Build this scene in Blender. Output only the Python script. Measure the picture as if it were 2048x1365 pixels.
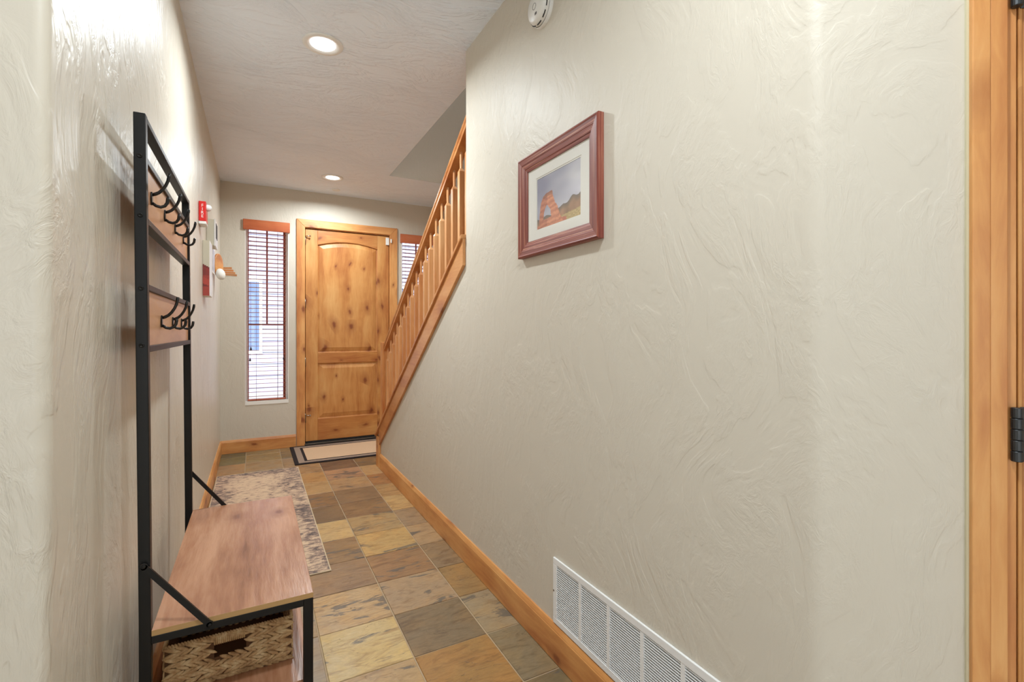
import bpy, math, random
from mathutils import Vector
random.seed(7)
scene = bpy.context.scene
for o in list(bpy.data.objects): bpy.data.objects.remove(o, do_unlink=True)
COL = scene.collection

# ---------------------------------------------------------------- camera
cam_d = bpy.data.cameras.new('camera'); cam = bpy.data.objects.new('camera', cam_d); COL.objects.link(cam)
cam.location = (0, 0, 1.255)
cam.rotation_euler = (math.radians(90), 0, -math.radians(28.2))
cam_d.sensor_width = 36; cam_d.lens = 960 / 2048 * 36; cam_d.shift_y = -20.5 / 2048
cam_d.clip_start = 0.02; cam_d.clip_end = 200
scene.camera = cam
# ---------------------------------------------------------------- world, view
SKY_STRENGTH = 1.75
SUN_STRENGTH = 2.8
LAMP_WATTS = 12.6
vs = scene.view_settings
vs.view_transform = 'Standard'; vs.look = 'None'; vs.gamma = 1; vs.use_curve_mapping = False
vs.exposure = 1.16
scene.cycles.use_denoising = True
scene.cycles.max_bounces = 9; scene.cycles.diffuse_bounces = 6; scene.cycles.glossy_bounces = 3
scene.cycles.use_adaptive_sampling = True; scene.cycles.adaptive_threshold = 0.06
scene.cycles.sample_clamp_indirect = 6
world = bpy.data.worlds.new('sky'); scene.world = world; world.use_nodes = True
wn = world.node_tree; wn.nodes.clear()
w_out = wn.nodes.new('ShaderNodeOutputWorld'); w_bg = wn.nodes.new('ShaderNodeBackground')
w_bg.inputs['Color'].default_value = (0.88, 0.94, 1.0, 1); w_bg.inputs['Strength'].default_value = SKY_STRENGTH
wn.links.new(w_bg.outputs[0], w_out.inputs[0])

sun_d = bpy.data.lights.new('sun', 'SUN'); sun_d.energy = SUN_STRENGTH; sun_d.angle = math.radians(1.0); sun_d.color = (1.0, 0.96, 0.90)
sun = bpy.data.objects.new('sun', sun_d); COL.objects.link(sun)
sun.rotation_euler = (math.radians(52), 0, math.radians(-12))      # shines in through the big windows behind the camera

def portal(loc, rot, sx, sy):          # window openings guide the sampling of the sky; they emit nothing themselves
    l = bpy.data.lights.new('window_portal', 'AREA'); l.shape = 'RECTANGLE'; l.size = sx; l.size_y = sy
    l.cycles.is_portal = True
    o = bpy.data.objects.new('window_portal', l); COL.objects.link(o)
    o.location = loc; o.rotation_euler = rot
R90 = math.radians(90)
# ---------------------------------------------------------------- dimensions (metres)
CEIL = 2.78
XL, XR = -0.308, 1.016            # hall walls
XB = 1.166                        # back of the stair wall
YF = 5.685                        # entry wall
YL = 1.09                         # near end of the left wall
CX, CY = 1.016, 0.575             # corner of the angled wall
E45 = (0.70711, -0.70711); N45 = (-0.70711, -0.70711)
XS = 2.2                          # far side wall of the stairwell
YW = 2.425                        # full-height stair wall ends here
YK = 4.545                        # knee wall ends here
SLOPE = 0.698
def cap_z(y): return 0.292 + SLOPE * (4.554 - y)
BX0, BX1, BY0 = -2.6, 2.077, -3.6 # room behind the camera

# the windows of the room behind the camera and of the entry wall (x0, x1, z0, z1)
BACK_WIN = [(-1.5, 0.0, 0.5, 2.3)]
SIDE_WIN = [(-2.6, -1.2, 0.5, 2.3)]      # along y on the room's left wall
ENTRY_WIN = [(-0.088, 0.322, 0.482, 2.40), (1.548, 1.958, 0.482, 2.40)]
for x0, x1, z0, z1 in BACK_WIN: portal(((x0+x1)/2, BY0-0.16, (z0+z1)/2), (R90, 0, 0), x1-x0, z1-z0)
for y0, y1, z0, z1 in SIDE_WIN: portal((BX0-0.16, (y0+y1)/2, (z0+z1)/2), (R90, 0, -R90), y1-y0, z1-z0)
for x0, x1, z0, z1 in ENTRY_WIN: portal(((x0+x1)/2, YF+0.16, (z0+z1)/2), (-R90, 0, 0), x1-x0, z1-z0)
portal((1.68, 1.16, 4.2), (R90, 0, 0), 0.92, 1.8)

# ================================================================ helpers
def lin(r, g, b):
    f = lambda c: (c/255/12.92) if c/255 <= 0.04045 else ((c/255+0.055)/1.055)**2.4
    return (f(r), f(g), f(b), 1.0)

def wloc(o):
    v = Vector((0, 0, 0))
    while o is not None:
        v += Vector(o.location); o = o.parent
    return v

class MB:
    def __init__(s): s.v = []; s.f = []; s.smooth = []
    def add(s, verts, faces, smooth=False):
        k = len(s.v); s.v += [tuple(p) for p in verts]
        s.f += [tuple(i+k for i in f) for f in faces]; s.smooth += [smooth]*len(faces)
        return s
    def box(s, x0, y0, z0, x1, y1, z1):
        if x0 > x1: x0, x1 = x1, x0
        if y0 > y1: y0, y1 = y1, y0
        if z0 > z1: z0, z1 = z1, z0
        return s.add([(x0,y0,z0),(x1,y0,z0),(x1,y1,z0),(x0,y1,z0),(x0,y0,z1),(x1,y0,z1),(x1,y1,z1),(x0,y1,z1)],
              [(0,3,2,1),(4,5,6,7),(0,1,5,4),(1,2,6,5),(2,3,7,6),(3,0,4,7)])
    def prism(s, pts, axis, a, b, smooth=False):
        """polygon in the two axes other than `axis` (ordered x,y,z), extruded a..b"""
        def P(p, t):
            if axis == 'x': return (t, p[0], p[1])
            if axis == 'y': return (p[0], t, p[1])
            return (p[0], p[1], t)
        n = len(pts)
        area = sum(pts[i][0]*pts[(i+1)%n][1]-pts[(i+1)%n][0]*pts[i][1] for i in range(n))
        if area < 0: pts = pts[::-1]
        V = [P(p, a) for p in pts]+[P(p, b) for p in pts]
        F = [tuple(range(n-1, -1, -1)), tuple(range(n, 2*n))]
        S = [(i, (i+1) % n, n+(i+1) % n, n+i) for i in range(n)]
        if axis == 'y': F = [f[::-1] for f in F]; S = [f[::-1] for f in S]
        k = len(s.v); s.v += V
        for f in F: s.f.append(tuple(i+k for i in f)); s.smooth.append(False)
        for f in S: s.f.append(tuple(i+k for i in f)); s.smooth.append(smooth)
        return s
    def tube(s, path, rad, n=8, caps=True):
        path = [Vector(p) for p in path]; m = len(path)
        if not hasattr(rad, '__len__'): rad = [rad]*m
        rings = []; up = None
        for i, p in enumerate(path):
            t = (path[min(i+1, m-1)]-path[max(i-1, 0)]).normalized()
            if up is None:
                up = Vector((0, 0, 1)) if abs(t.z) < 0.9 else Vector((1, 0, 0))
            a = (up - t*up.dot(t)).normalized(); b = t.cross(a); up = a
            rings.append([p+(a*math.cos(2*math.pi*k/n)+b*math.sin(2*math.pi*k/n))*rad[i] for k in range(n)])
        V = [q for r in rings for q in r]
        F = [(i*n+k, i*n+(k+1) % n, (i+1)*n+(k+1) % n, (i+1)*n+k) for i in range(m-1) for k in range(n)]
        s.add(V, F, True)
        if caps:
            kk = len(s.v)-len(V)
            s.f.append(tuple(kk+k for k in range(n-1, -1, -1))); s.smooth.append(False)
            s.f.append(tuple(kk+(m-1)*n+k for k in range(n))); s.smooth.append(False)
        return s
    def lathe(s, c, axis, prof, n=32, smooth=True):
        """prof: list of (radius, height along axis) from c"""
        c = Vector(c); ax = Vector(axis).normalized()
        a = Vector((0, 0, 1)) if abs(ax.z) < 0.9 else Vector((1, 0, 0))
        a = (a-ax*a.dot(ax)).normalized(); b = ax.cross(a)
        V = []; F = []; m = len(prof)
        for r, h in prof:
            r = max(r, 1e-5)
            for k in range(n):
                t = 2*math.pi*k/n
                V.append(c+ax*h+(a*math.cos(t)+b*math.sin(t))*r)
        for i in range(m-1):
            for k in range(n):
                F.append((i*n+k, i*n+(k+1) % n, (i+1)*n+(k+1) % n, (i+1)*n+k))
        return s.add(V, F, smooth)
    def beam(s, a, b, w, h):
        """rectangular bar from a to b; w across (horizontal), h the other way"""
        a = Vector(a); b = Vector(b); t = (b-a).normalized()
        up = Vector((0, 0, 1)) if abs(t.z) < 0.95 else Vector((0, 1, 0))
        r = t.cross(up).normalized(); u = r.cross(t).normalized()
        V = [p+r*sx*w/2+u*sz*h/2 for p in (a, b) for sx, sz in ((-1,-1),(1,-1),(1,1),(-1,1))]
        return s.add(V, [(0,3,2,1)[::-1],(4,5,6,7)[::-1],(0,1,5,4)[::-1],(1,2,6,5)[::-1],(2,3,7,6)[::-1],(3,0,4,7)[::-1]])
    def mesh(s, name, off=Vector((0, 0, 0))):
        me = bpy.data.meshes.new(name)
        me.from_pydata([tuple(Vector(p)-off) for p in s.v], [], s.f)
        me.polygons.foreach_set('use_smooth', s.smooth); me.update()
        return me
    def build(s, name, mat=None, parent=None, bevel=0, seg=2):
        off = wloc(parent) if parent else Vector((0, 0, 0))
        me = s.mesh(name, off)
        o = bpy.data.objects.new(name, me); COL.objects.link(o)
        if mat: me.materials.append(mat)
        if parent: o.parent = parent
        if bevel:
            m = o.modifiers.new('bevel', 'BEVEL'); m.width = bevel; m.segments = seg; m.limit_method = 'ANGLE'; m.angle_limit = 0.6
            m.harden_normals = False
        return o

def tag(o, label=None, cat=None, group=None, kind=None):
    if label: o['label'] = label
    if cat: o['category'] = cat
    if group: o['group'] = group
    if kind: o['kind'] = kind
    return o
def empty(name, loc, label=None, cat=None, group=None, kind=None):
    o = bpy.data.objects.new(name, None); o.empty_display_size = 0.05; COL.objects.link(o); o.location = loc
    return tag(o, label, cat, group, kind)
def struct(o, label=None):
    o['kind'] = 'structure'
    if label: o['label'] = label
    return o
def copy_to(src, name, parent, loc):
    o = src.copy(); COL.objects.link(o); o.parent = parent; o.location = loc; return o
def box(name, mat, parent, x0, y0, z0, x1, y1, z1, bevel=0):
    return MB().box(x0, y0, z0, x1, y1, z1).build(name, mat, parent, bevel)

# ---------------------------------------------------------------- node helpers
class Mat:
    def __init__(s, name, rough=0.5, color=None, metal=0.0, spec=0.5):
        s.m = bpy.data.materials.new(name); s.m.use_nodes = True; s.t = s.m.node_tree
        s.b = s.t.nodes['Principled BSDF']
        s.b.inputs['Roughness'].default_value = rough; s.b.inputs['Metallic'].default_value = metal
        s.b.inputs['Specular IOR Level'].default_value = spec
        if color: s.b.inputs['Base Color'].default_value = color
    def n(s, typ, props=None, **inp):
        nd = s.t.nodes.new(typ)
        for k, v in (props or {}).items(): setattr(nd, k, v)
        for k, v in inp.items(): s.set(nd.inputs[k.replace('_', ' ')], v)
        return nd
    def set(s, sock, v):
        if isinstance(v, bpy.types.NodeSocket): s.t.links.new(v, sock)
        elif isinstance(v, bpy.types.Node): s.t.links.new(v.outputs[0], sock)
        else: sock.default_value = v
    def mapping(s, vec, scale=(1, 1, 1), rot=(0, 0, 0), loc=(0, 0, 0)):
        nd = s.n('ShaderNodeMapping'); s.set(nd.inputs['Vector'], vec)
        nd.inputs['Scale'].default_value = scale; nd.inputs['Rotation'].default_value = rot; nd.inputs['Location'].default_value = loc
        return nd.outputs[0]
    def noise(s, vec, scale, detail=4, rough=0.5, dist=0):
        nd = s.n('ShaderNodeTexNoise', None, Scale=scale, Detail=detail, Roughness=rough, Distortion=dist)
        s.set(nd.inputs['Vector'], vec); return nd.outputs[0]
    def math(s, op, a, b=0.0, c=None):
        nd = s.n('ShaderNodeMath', {'operation': op}); s.set(nd.inputs[0], a); s.set(nd.inputs[1], b)
        if c is not None: s.set(nd.inputs[2], c)
        return nd.outputs[0]
    def ramp(s, fac, stops, interp='LINEAR'):
        nd = s.n('ShaderNodeValToRGB'); s.set(nd.inputs[0], fac); cr = nd.color_ramp; cr.interpolation = interp
        while len(cr.elements) < len(stops): cr.elements.new(0.5)
        for e, (p, c) in zip(cr.elements, stops):
            e.position = p; e.color = c if hasattr(c, '__len__') else (c, c, c, 1)
        return nd.outputs[0]
    def range(s, v, a, b, c=0.0, d=1.0):
        nd = s.n('ShaderNodeMapRange'); s.set(nd.inputs[0], v)
        for i, x in enumerate((a, b, c, d)): nd.inputs[i+1].default_value = x
        return nd.outputs[0]
    def mix(s, fac, a, b, mode='MIX'):
        nd = s.n('ShaderNodeMix', {'data_type': 'RGBA', 'blend_type': mode})
        s.set(nd.inputs[0], fac); s.set(nd.inputs[6], a); s.set(nd.inputs[7], b); return nd.outputs[2]
    def color(s, v): s.set(s.b.inputs['Base Color'], v)
    def bump(s, h, strength=0.5, dist=0.01):
        nd = s.n('ShaderNodeBump', None, Strength=strength, Distance=dist); s.set(nd.inputs['Height'], h)
        s.t.links.new(nd.outputs[0], s.b.inputs['Normal'])
    def pos(s): return s.n('ShaderNodeNewGeometry').outputs['Position']
    def objvec(s, k=17.0):
        """object coordinates shifted by a random amount for each object"""
        tc = s.n('ShaderNodeTexCoord').outputs['Object']
        oi = s.n('ShaderNodeObjectInfo').outputs['Random']
        a = s.n('ShaderNodeVectorMath', {'operation': 'ADD'}); s.set(a.inputs[0], tc)
        cb = s.n('ShaderNodeCombineXYZ')
        for i, q in enumerate((k, k*1.7, k*0.6)): s.set(cb.inputs[i], s.math('MULTIPLY', oi, q))
        s.set(a.inputs[1], cb.outputs[0]); return a.outputs[0]

def plain(name, rgb, rough=0.5, metal=0.0, spec=0.5):
    return Mat(name, rough, lin(*rgb), metal, spec).m

def plaster(name, rgb, rough, stretch, rot, strength, dist=0.006, spec=0.5):
    """trowelled plaster: fine drag lines in patches and a few lips where the trowel lifted"""
    m = Mat(name, rough, None, 0, spec); p = m.pos()
    wv = m.n('ShaderNodeTexNoise', None, Scale=2.1, Detail=1.0); m.set(wv.inputs['Vector'], p)
    sc = m.n('ShaderNodeVectorMath', {'operation': 'SCALE'}); m.set(sc.inputs[0], wv.outputs['Color']); sc.inputs['Scale'].default_value = 0.38
    pv = m.n('ShaderNodeVectorMath', {'operation': 'ADD'}); m.set(pv.inputs[0], p); m.set(pv.inputs[1], sc.outputs[0])
    v = m.mapping(pv.outputs[0], stretch, rot)
    streak = m.noise(v, 42, 4, 0.68, 0.9)
    sepc = m.n('ShaderNodeSeparateColor'); m.set(sepc.inputs[0], wv.outputs['Color'])
    lay = m.noise(v, 9, 3.5, 0.62, 0.4)
    patch = m.range(lay, 0.42, 0.68, 0.12, 1.0)
    lips = m.ramp(lay, [(0.455, 0.0), (0.475, 1.0), (0.60, 1.0), (0.66, 0.3)])
    h = m.math('ADD', m.math('MULTIPLY', streak, patch), m.math('MULTIPLY', lips, 0.10))
    m.color(lin(*rgb))
    m.bump(h, strength, dist)
    return m.m

def wood(name, dark, mid, light, axis='z', rough=0.42, grain=1.0, knots=0.6, knotcol=(124, 62, 28), knot_size=1.0, bump=0.12, fw=0.24, wob_k=0.10):
    m = Mat(name, rough); v0 = m.objvec()
    k = {'x': (0.10, 1, 1), 'y': (1, 0.10, 1), 'z': (1, 1, 0.10)}[axis]
    wob = m.n('ShaderNodeTexNoise', None, Scale=2.4, Detail=2.0); m.set(wob.inputs['Vector'], v0)
    ws = m.n('ShaderNodeVectorMath', {'operation': 'SCALE'}); m.set(ws.inputs[0], wob.outputs['Color']); ws.inputs['Scale'].default_value = wob_k
    va = m.n('ShaderNodeVectorMath', {'operation': 'ADD'}); m.set(va.inputs[0], v0); m.set(va.inputs[1], ws.outputs[0])
    v = m.mapping(va.outputs[0], tuple(q*grain for q in k))
    broad = m.noise(v, 9, 3, 0.5, 0.3)
    fine = m.noise(v, 70, 4, 0.6)
    blot = m.noise(v0, 3.2, 3, 0.5)
    f = m.math('ADD', m.math('MULTIPLY', broad, 0.62), m.math('MULTIPLY', fine, fw))
    f = m.math('ADD', f, m.math('MULTIPLY', m.math('SUBTRACT', blot, 0.5), 0.35))
    c = m.ramp(f, [(0.26, lin(*dark)), (0.44, lin(*mid)), (0.62, lin(*light))])
    if knots:
        sx = m.n('ShaderNodeSeparateXYZ'); m.set(sx.inputs[0], va.outputs[0]); o3 = sx.outputs
        al, c1_, c2_ = {'x': (o3[0], o3[1], o3[2]), 'y': (o3[1], o3[0], o3[2]), 'z': (o3[2], o3[0], o3[1])}[axis]
        cb = m.n('ShaderNodeCombineXYZ'); m.set(cb.inputs[0], m.math('MULTIPLY', m.math('ADD', c1_, c2_), 6.0)); m.set(cb.inputs[1], m.math('MULTIPLY', al, 3.4))
        vo = m.n('ShaderNodeTexVoronoi', {'feature': 'F1', 'voronoi_dimensions': '2D'}, Scale=1.0, Randomness=1.0)
        m.set(vo.inputs['Vector'], cb.outputs[0])
        d = m.math('ADD', vo.outputs['Distance'], m.math('MULTIPLY', m.math('SUBTRACT', m.noise(v0, 40, 3), 0.5), 0.10))
        sep = m.n('ShaderNodeSeparateColor'); m.set(sep.inputs[0], vo.outputs['Color'])
        pick = m.math('LESS_THAN', sep.outputs[0], knots)
        size = m.math('MULTIPLY_ADD', sep.outputs[1], 0.7, 0.25)
        dd = m.math('DIVIDE', d, m.math('MULTIPLY', size, knot_size))
        halo = m.math('MULTIPLY', m.range(dd, 0.46, 0.10, 0, 0.6), pick)
        core = m.math('MULTIPLY', m.range(dd, 0.16, 0.06, 0, 0.85), pick)
        c = m.mix(halo, c, lin(*[(a+b)/2 for a, b in zip(dark, knotcol)]))
        c = m.mix(core, c, lin(*knotcol))
    m.color(c)
    m.bump(fine, bump, 0.002)
    return m.m

# ================================================================ materials
M = {}
M['wall'] = plaster('wall_plaster', (205, 197, 182), 0.5, (1, 1, 0.40), (0.45, 0, 0), 0.52, 0.0055, 0.35)
M['wall_side'] = plaster('wall_plaster_side', (205, 197, 182), 0.38, (1, 1, 0.30), (0.12, 0, 0), 0.8, 0.007)
M['ceil'] = plaster('ceiling_plaster', (234, 243, 255), 0.6, (0.34, 1.1, 1), (0, 0, 0.2), 1.0, 0.014)
ALD = ((180, 110, 58), (210, 148, 86), (226, 172, 110))
M['door'] = wood('knotty_alder_door', (166, 100, 46), (194, 134, 72), (210, 158, 96), 'z', 0.46, 1.0, 0.55, (120, 58, 26), 1.15)
M['door_x'] = wood('knotty_alder_door_rail', (160, 92, 44), (188, 126, 66), (204, 150, 88), 'x', 0.38, 1.0, 0.7)
M['trim_z'] = wood('alder_trim_upright', *ALD, 'z', 0.4, 1.0, 0.5)
M['trim_x'] = wood('alder_trim_across', *ALD, 'x', 0.4, 1.0, 0.5)
M['trim_y'] = wood('alder_trim_along', *ALD, 'y', 0.4, 1.0, 0.55)
M['rail'] = wood('alder_handrail', (166, 96, 48), (196, 132, 76), (212, 156, 100), 'y', 0.32, 1.0, 0.2)
M['baluster'] = wood('alder_baluster', (176, 108, 60), (206, 146, 92), (222, 172, 120), 'z', 0.36, 1.0, 0)
M['bench'] = wood('bench_laminate', (128, 82, 56), (164, 114, 84), (188, 140, 108), 'y', 0.27, 1.1, 0.14, (124, 76, 54), 0.9, 0.4, 0.36, 0.03)
M['panel'] = wood('panel_laminate', (168, 118, 82), (192, 144, 106), (206, 164, 126), 'y', 0.34, 0.8, 0.15, (120, 70, 48), 1.0, 0.2)
M['edge'] = wood('bench_edge_band', (150, 112, 66), (172, 134, 84), (184, 150, 100), 'x', 0.45, 1.0, 0)
M['black'] = plain('black_powder_coat', (15, 14, 13), 0.42, 0.0, 0.35)
M['hook'] = plain('black_hook_metal', (14, 13, 12), 0.28, 0.0, 0.5)
M['screw'] = plain('dark_screw', (40, 38, 36), 0.35, 0.7)
M['white'] = plain('white_enamel', (232, 232, 230), 0.35)
M['white_paint'] = plain('white_paint', (238, 236, 230), 0.45)
M['plastic'] = plain('white_plastic', (226, 224, 218), 0.4)
M['keypad'] = plain('beige_plastic', (206, 200, 180), 0.4)
M['dark_slot'] = plain('dark_slot', (24, 24, 26), 0.7)
M['duct'] = plain('duct_inside', (48, 48, 46), 0.8)
M['chrome'] = plain('chrome', (200, 198, 192), 0.2, 1.0)
M['hinge'] = plain('oil_rubbed_bronze', (74, 76, 78), 0.38, 0.8)
M['steel'] = plain('brushed_hinge_steel', (120, 108, 92), 0.35, 0.9)
M['rubber'] = plain('black_rubber', (22, 21, 20), 0.7)
M['threshold'] = plain('threshold_metal', (96, 88, 78), 0.4, 0.8)
M['red'] = plain('red_plastic', (206, 30, 26), 0.35)
M['tassel'] = plain('dark_tassel', (52, 28, 22), 0.5)
M['cord'] = plain('blind_cord', (110, 62, 50), 0.8)
M['grout'] = plain('grout', (176, 152, 122), 0.85)
M['caulk'] = plain('caulk', (206, 200, 170), 0.6)
M['blind'] = wood('stained_blind_slat', (140, 62, 40), (166, 82, 54), (182, 98, 68), 'x', 0.35, 1.0, 0)
M['valance'] = wood('stained_valance', (158, 76, 42), (186, 98, 58), (200, 116, 72), 'x', 0.35, 1.0, 0)
M['sash'] = wood('stained_sash', (130, 62, 44), (160, 84, 62), (176, 100, 76), 'z', 0.4, 1.0, 0)

def glass_mat():
    m = Mat('window_glass', 0.02); t = m.t
    tr = t.nodes.new('ShaderNodeBsdfTransparent'); gl = t.nodes.new('ShaderNodeBsdfGlossy'); gl.inputs['Roughness'].default_value = 0.02
    mx = t.nodes.new('ShaderNodeMixShader'); lw = t.nodes.new('ShaderNodeLayerWeight')
    fr = m.math('MULTIPLY_ADD', m.math('POWER', lw.outputs['Facing'], 4.0), 0.6, 0.03)
    t.links.new(fr, mx.inputs[0]); t.links.new(tr.outputs[0], mx.inputs[1]); t.links.new(gl.outputs[0], mx.inputs[2])
    t.links.new(mx.outputs[0], t.nodes['Material Output'].inputs[0]); return m.m
M['glass'] = glass_mat()

def lens_mat():
    m = Mat('lit_lens', 0.5); m.b.inputs['Emission Color'].default_value = (1.0, 0.97, 0.92, 1); m.b.inputs['Emission Strength'].default_value = 2.2
    return m.m
M['lens'] = lens_mat()

def slate():
    m = Mat('slate_tile', 0.42); v = m.objvec(23.0)
    base = m.n('ShaderNodeObjectInfo').outputs['Color']; rnd = m.n('ShaderNodeObjectInfo').outputs['Random']
    st = m.mapping(v, (0.55, 1.8, 1), (0, 0, 0.25))
    big = m.noise(v, 6, 5, 0.55, 0.8); lay = m.noise(st, 11, 7, 0.62, 1.6); fine = m.noise(st, 60, 5, 0.7)
    c = m.mix(m.range(big, 0.42, 0.66, 0, 0.55), base, m.mix(1.0, base, lin(206, 190, 158), 'OVERLAY'))
    c = m.mix(m.range(lay, 0.50, 0.66, 0, 0.50), c, m.mix(1.0, base, lin(168, 138, 108), 'MULTIPLY'))
    c = m.mix(m.range(m.noise(v, 3.5, 3), 0.55, 0.72, 0, 0.28), c, lin(196, 150, 92))
    c = m.mix(m.range(fine, 0.35, 0.7, 0.30, 0.0), c, m.mix(1.0, c, lin(150, 140, 130), 'MULTIPLY'))
    # blue-black mineral patches on some of the stones
    pm = m.math('MULTIPLY', m.range(m.noise(st, 7, 6, 0.65, 0.6), 0.575, 0.615, 0, 0.8), m.math('GREATER_THAN', m.math('FRACT', m.math('MULTIPLY', rnd, 7.31)), 0.45))
    c = m.mix(pm, c, lin(88, 82, 74))
    cl = m.math('ABSOLUTE', m.math('SUBTRACT', m.noise(st, 4.2, 5, 0.55, 0.9), 0.5))
    crack = m.math('MULTIPLY', m.range(cl, 0.006, 0.0, 0, 0.6), m.range(m.noise(v, 5, 2), 0.5, 0.58))
    c = m.mix(crack, c, lin(84, 62, 44))
    m.color(c)
    h = m.math('ADD', m.math('MULTIPLY', lay, 0.8), m.math('MULTIPLY', fine, 0.25))
    h = m.math('SUBTRACT', h, m.math('MULTIPLY', crack, 0.6))
    m.bump(h, 0.35, 0.006)
    m.set(m.b.inputs['Roughness'], m.range(big, 0.3, 0.7, 0.32, 0.5))
    return m.m
M['slate'] = slate()

def rug():
    m = Mat('distressed_rug', 0.95, None, 0, 0.1); p = m.pos()
    st = m.mapping(p, (0.8, 1.6, 1))
    a = m.noise(st, 26, 7, 0.72, 0.5); b = m.noise(p, 3.2, 4, 0.6, 0.4)
    s = m.n('ShaderNodeSeparateXYZ'); m.set(s.inputs[0], p)
    # the worn field is paler, the border keeps more of its dye
    ex = m.range(m.math('ABSOLUTE', m.math('SUBTRACT', s.outputs[0], 0.03)), 0.13, 0.26, 0, 1)
    ey = m.range(m.math('ABSOLUTE', m.math('SUBTRACT', s.outputs[1], 3.73)), 0.86, 1.05, 0, 1)
    e = m.math('MAXIMUM', ex, ey)
    f = m.math('ADD', a, m.math('MULTIPLY', m.math('SUBTRACT', b, 0.5), 0.45))
    f = m.math('ADD', f, m.math('MULTIPLY', e, 0.10))
    c = m.ramp(f, [(0.46, lin(210, 182, 152)), (0.55, lin(190, 162, 138)), (0.63, lin(136, 116, 106)), (0.74, lin(92, 84, 82))])
    m.color(c); m.bump(m.noise(p, 420, 2), 0.4, 0.003); return m.m
M['rug'] = rug()
M['binding'] = plain('rug_binding', (206, 186, 156), 0.9, 0, 0.1)
def fabric(name, rgb):
    m = Mat(name, 0.95, None, 0, 0.1); p = m.pos()
    n = m.noise(p, 260, 3, 0.7)
    m.color(m.mix(n, lin(*[x*0.86 for x in rgb]), lin(*[min(255, x*1.1) for x in rgb]))); m.bump(n, 0.4, 0.003); return m.m
M['mat_dark'] = fabric('mat_dark', (50, 44, 44)); M['mat_grey'] = fabric('mat_grey', (152, 132, 116)); M['mat_beige'] = fabric('mat_beige', (206, 174, 142))

def frame_mat(name, axis):
    m = Mat(name, 0.45); p = m.objvec()
    k = {'y': (230, 2.2, 230), 'z': (230, 230, 2.2)}[axis]
    n = m.noise(m.mapping(p, k), 1.0, 5, 0.6)
    c = m.ramp(n, [(0.3, lin(96, 42, 36)), (0.5, lin(130, 64, 52)), (0.59, lin(146, 80, 64)), (0.64, lin(196, 146, 118))])
    m.color(c); m.bump(n, 0.3, 0.002); return m.m
M['frame_y'] = frame_mat('distressed_frame_along', 'y'); M['frame_z'] = frame_mat('distressed_frame_upright', 'z')
M['mount'] = plain('white_mount', (232, 230, 222), 0.8)
def attr_mat(name, rough):
    m = Mat(name, rough); a = m.n('ShaderNodeAttribute', {'attribute_name': 'ink'}); m.color(a.outputs['Color']); return m.m
M['ink'] = attr_mat('printed_ink', 0.55)
def basket_mat():
    m = Mat('water_hyacinth', 0.65); v = m.pos(); n = m.noise(v, 38, 4, 0.6)
    m.color(m.ramp(n, [(0.3, lin(150, 112, 72)), (0.5, lin(192, 156, 110)), (0.7, lin(218, 192, 148))])); m.bump(m.noise(v, 300, 2), 0.3, 0.002); return m.m
M['basket'] = basket_mat(); M['basket_in'] = plain('basket_core', (92, 60, 34), 0.9)
M['siding'] = plain('pale_siding', (150, 152, 172), 0.8); M['garage'] = plain('blue_grey_door', (84, 104, 140), 0.7)
M['concrete'] = plain('pale_concrete', (150, 148, 146), 0.9); M['roof'] = plain('grey_shingle', (120, 116, 114), 0.9)

# ================================================================ the setting
# ---- floor: grout bed with each slate a piece of its own
T = 0.3085; TX0 = 0.5407; TY0 = 1.8027; G = 0.0055
floor = struct(MB().box(BX0-0.2, BY0-0.2, -0.12, XS+0.15, YF+0.15, -0.0035).build('floor', M['grout']))
TCOL = {}   # stone colours, read off the photograph: (column, row)
rows = {
 2: {-2: (100, 88, 66), -1: (128, 108, 82), 0: (150, 126, 98), 1: (148, 112, 70), 2: (136, 108, 80), 3: (164, 130, 96), 4: (150, 120, 92), 5: (182, 144, 98), 6: (164, 126, 86), 7: (156, 108, 70), 8: (176, 136, 96), 9: (116, 90, 66), 10: (136, 104, 78), 11: (160, 124, 88), 12: (140, 110, 82)},
 1: {-2: (150, 112, 70), -1: (156, 112, 62), 0: (124, 100, 74), 1: (160, 128, 98), 2: (146, 106, 72), 3: (182, 142, 90), 4: (164, 130, 90), 5: (128, 96, 68), 6: (130, 100, 74), 7: (162, 126, 94), 8: (166, 124, 96), 9: (112, 84, 66), 10: (150, 116, 86), 11: (140, 110, 80), 12: (160, 124, 88)},
 0: {-2: (160, 124, 84), -1: (176, 138, 96), 0: (194, 160, 110), 1: (182, 144, 102), 2: (140, 106, 76), 3: (140, 106, 72), 4: (186, 150, 104), 5: (116, 90, 66), 6: (136, 100, 68), 7: (176, 136, 94), 8: (172, 128, 84), 9: (160, 122, 88), 10: (150, 118, 90), 11: (128, 104, 76), 12: (140, 112, 80)},
 -1: {0: (150, 128, 108), 1: (160, 132, 104), 9: (150, 124, 100), 10: (156, 124, 92), 11: (148, 120, 84), 12: (142, 118, 86)},
 -2: {9: (156, 120, 86), 10: (160, 122, 88), 11: (118, 104, 74), 12: (98, 88, 66)},
}
for c, d in rows.items():
    for r, col in d.items(): TCOL[(c, r)] = col
PAL = [(150, 112, 70), (128, 100, 74), (176, 138, 96), (160, 126, 92), (116, 90, 66), (140, 106, 76), (186, 148, 100), (136, 112, 84)]
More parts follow.
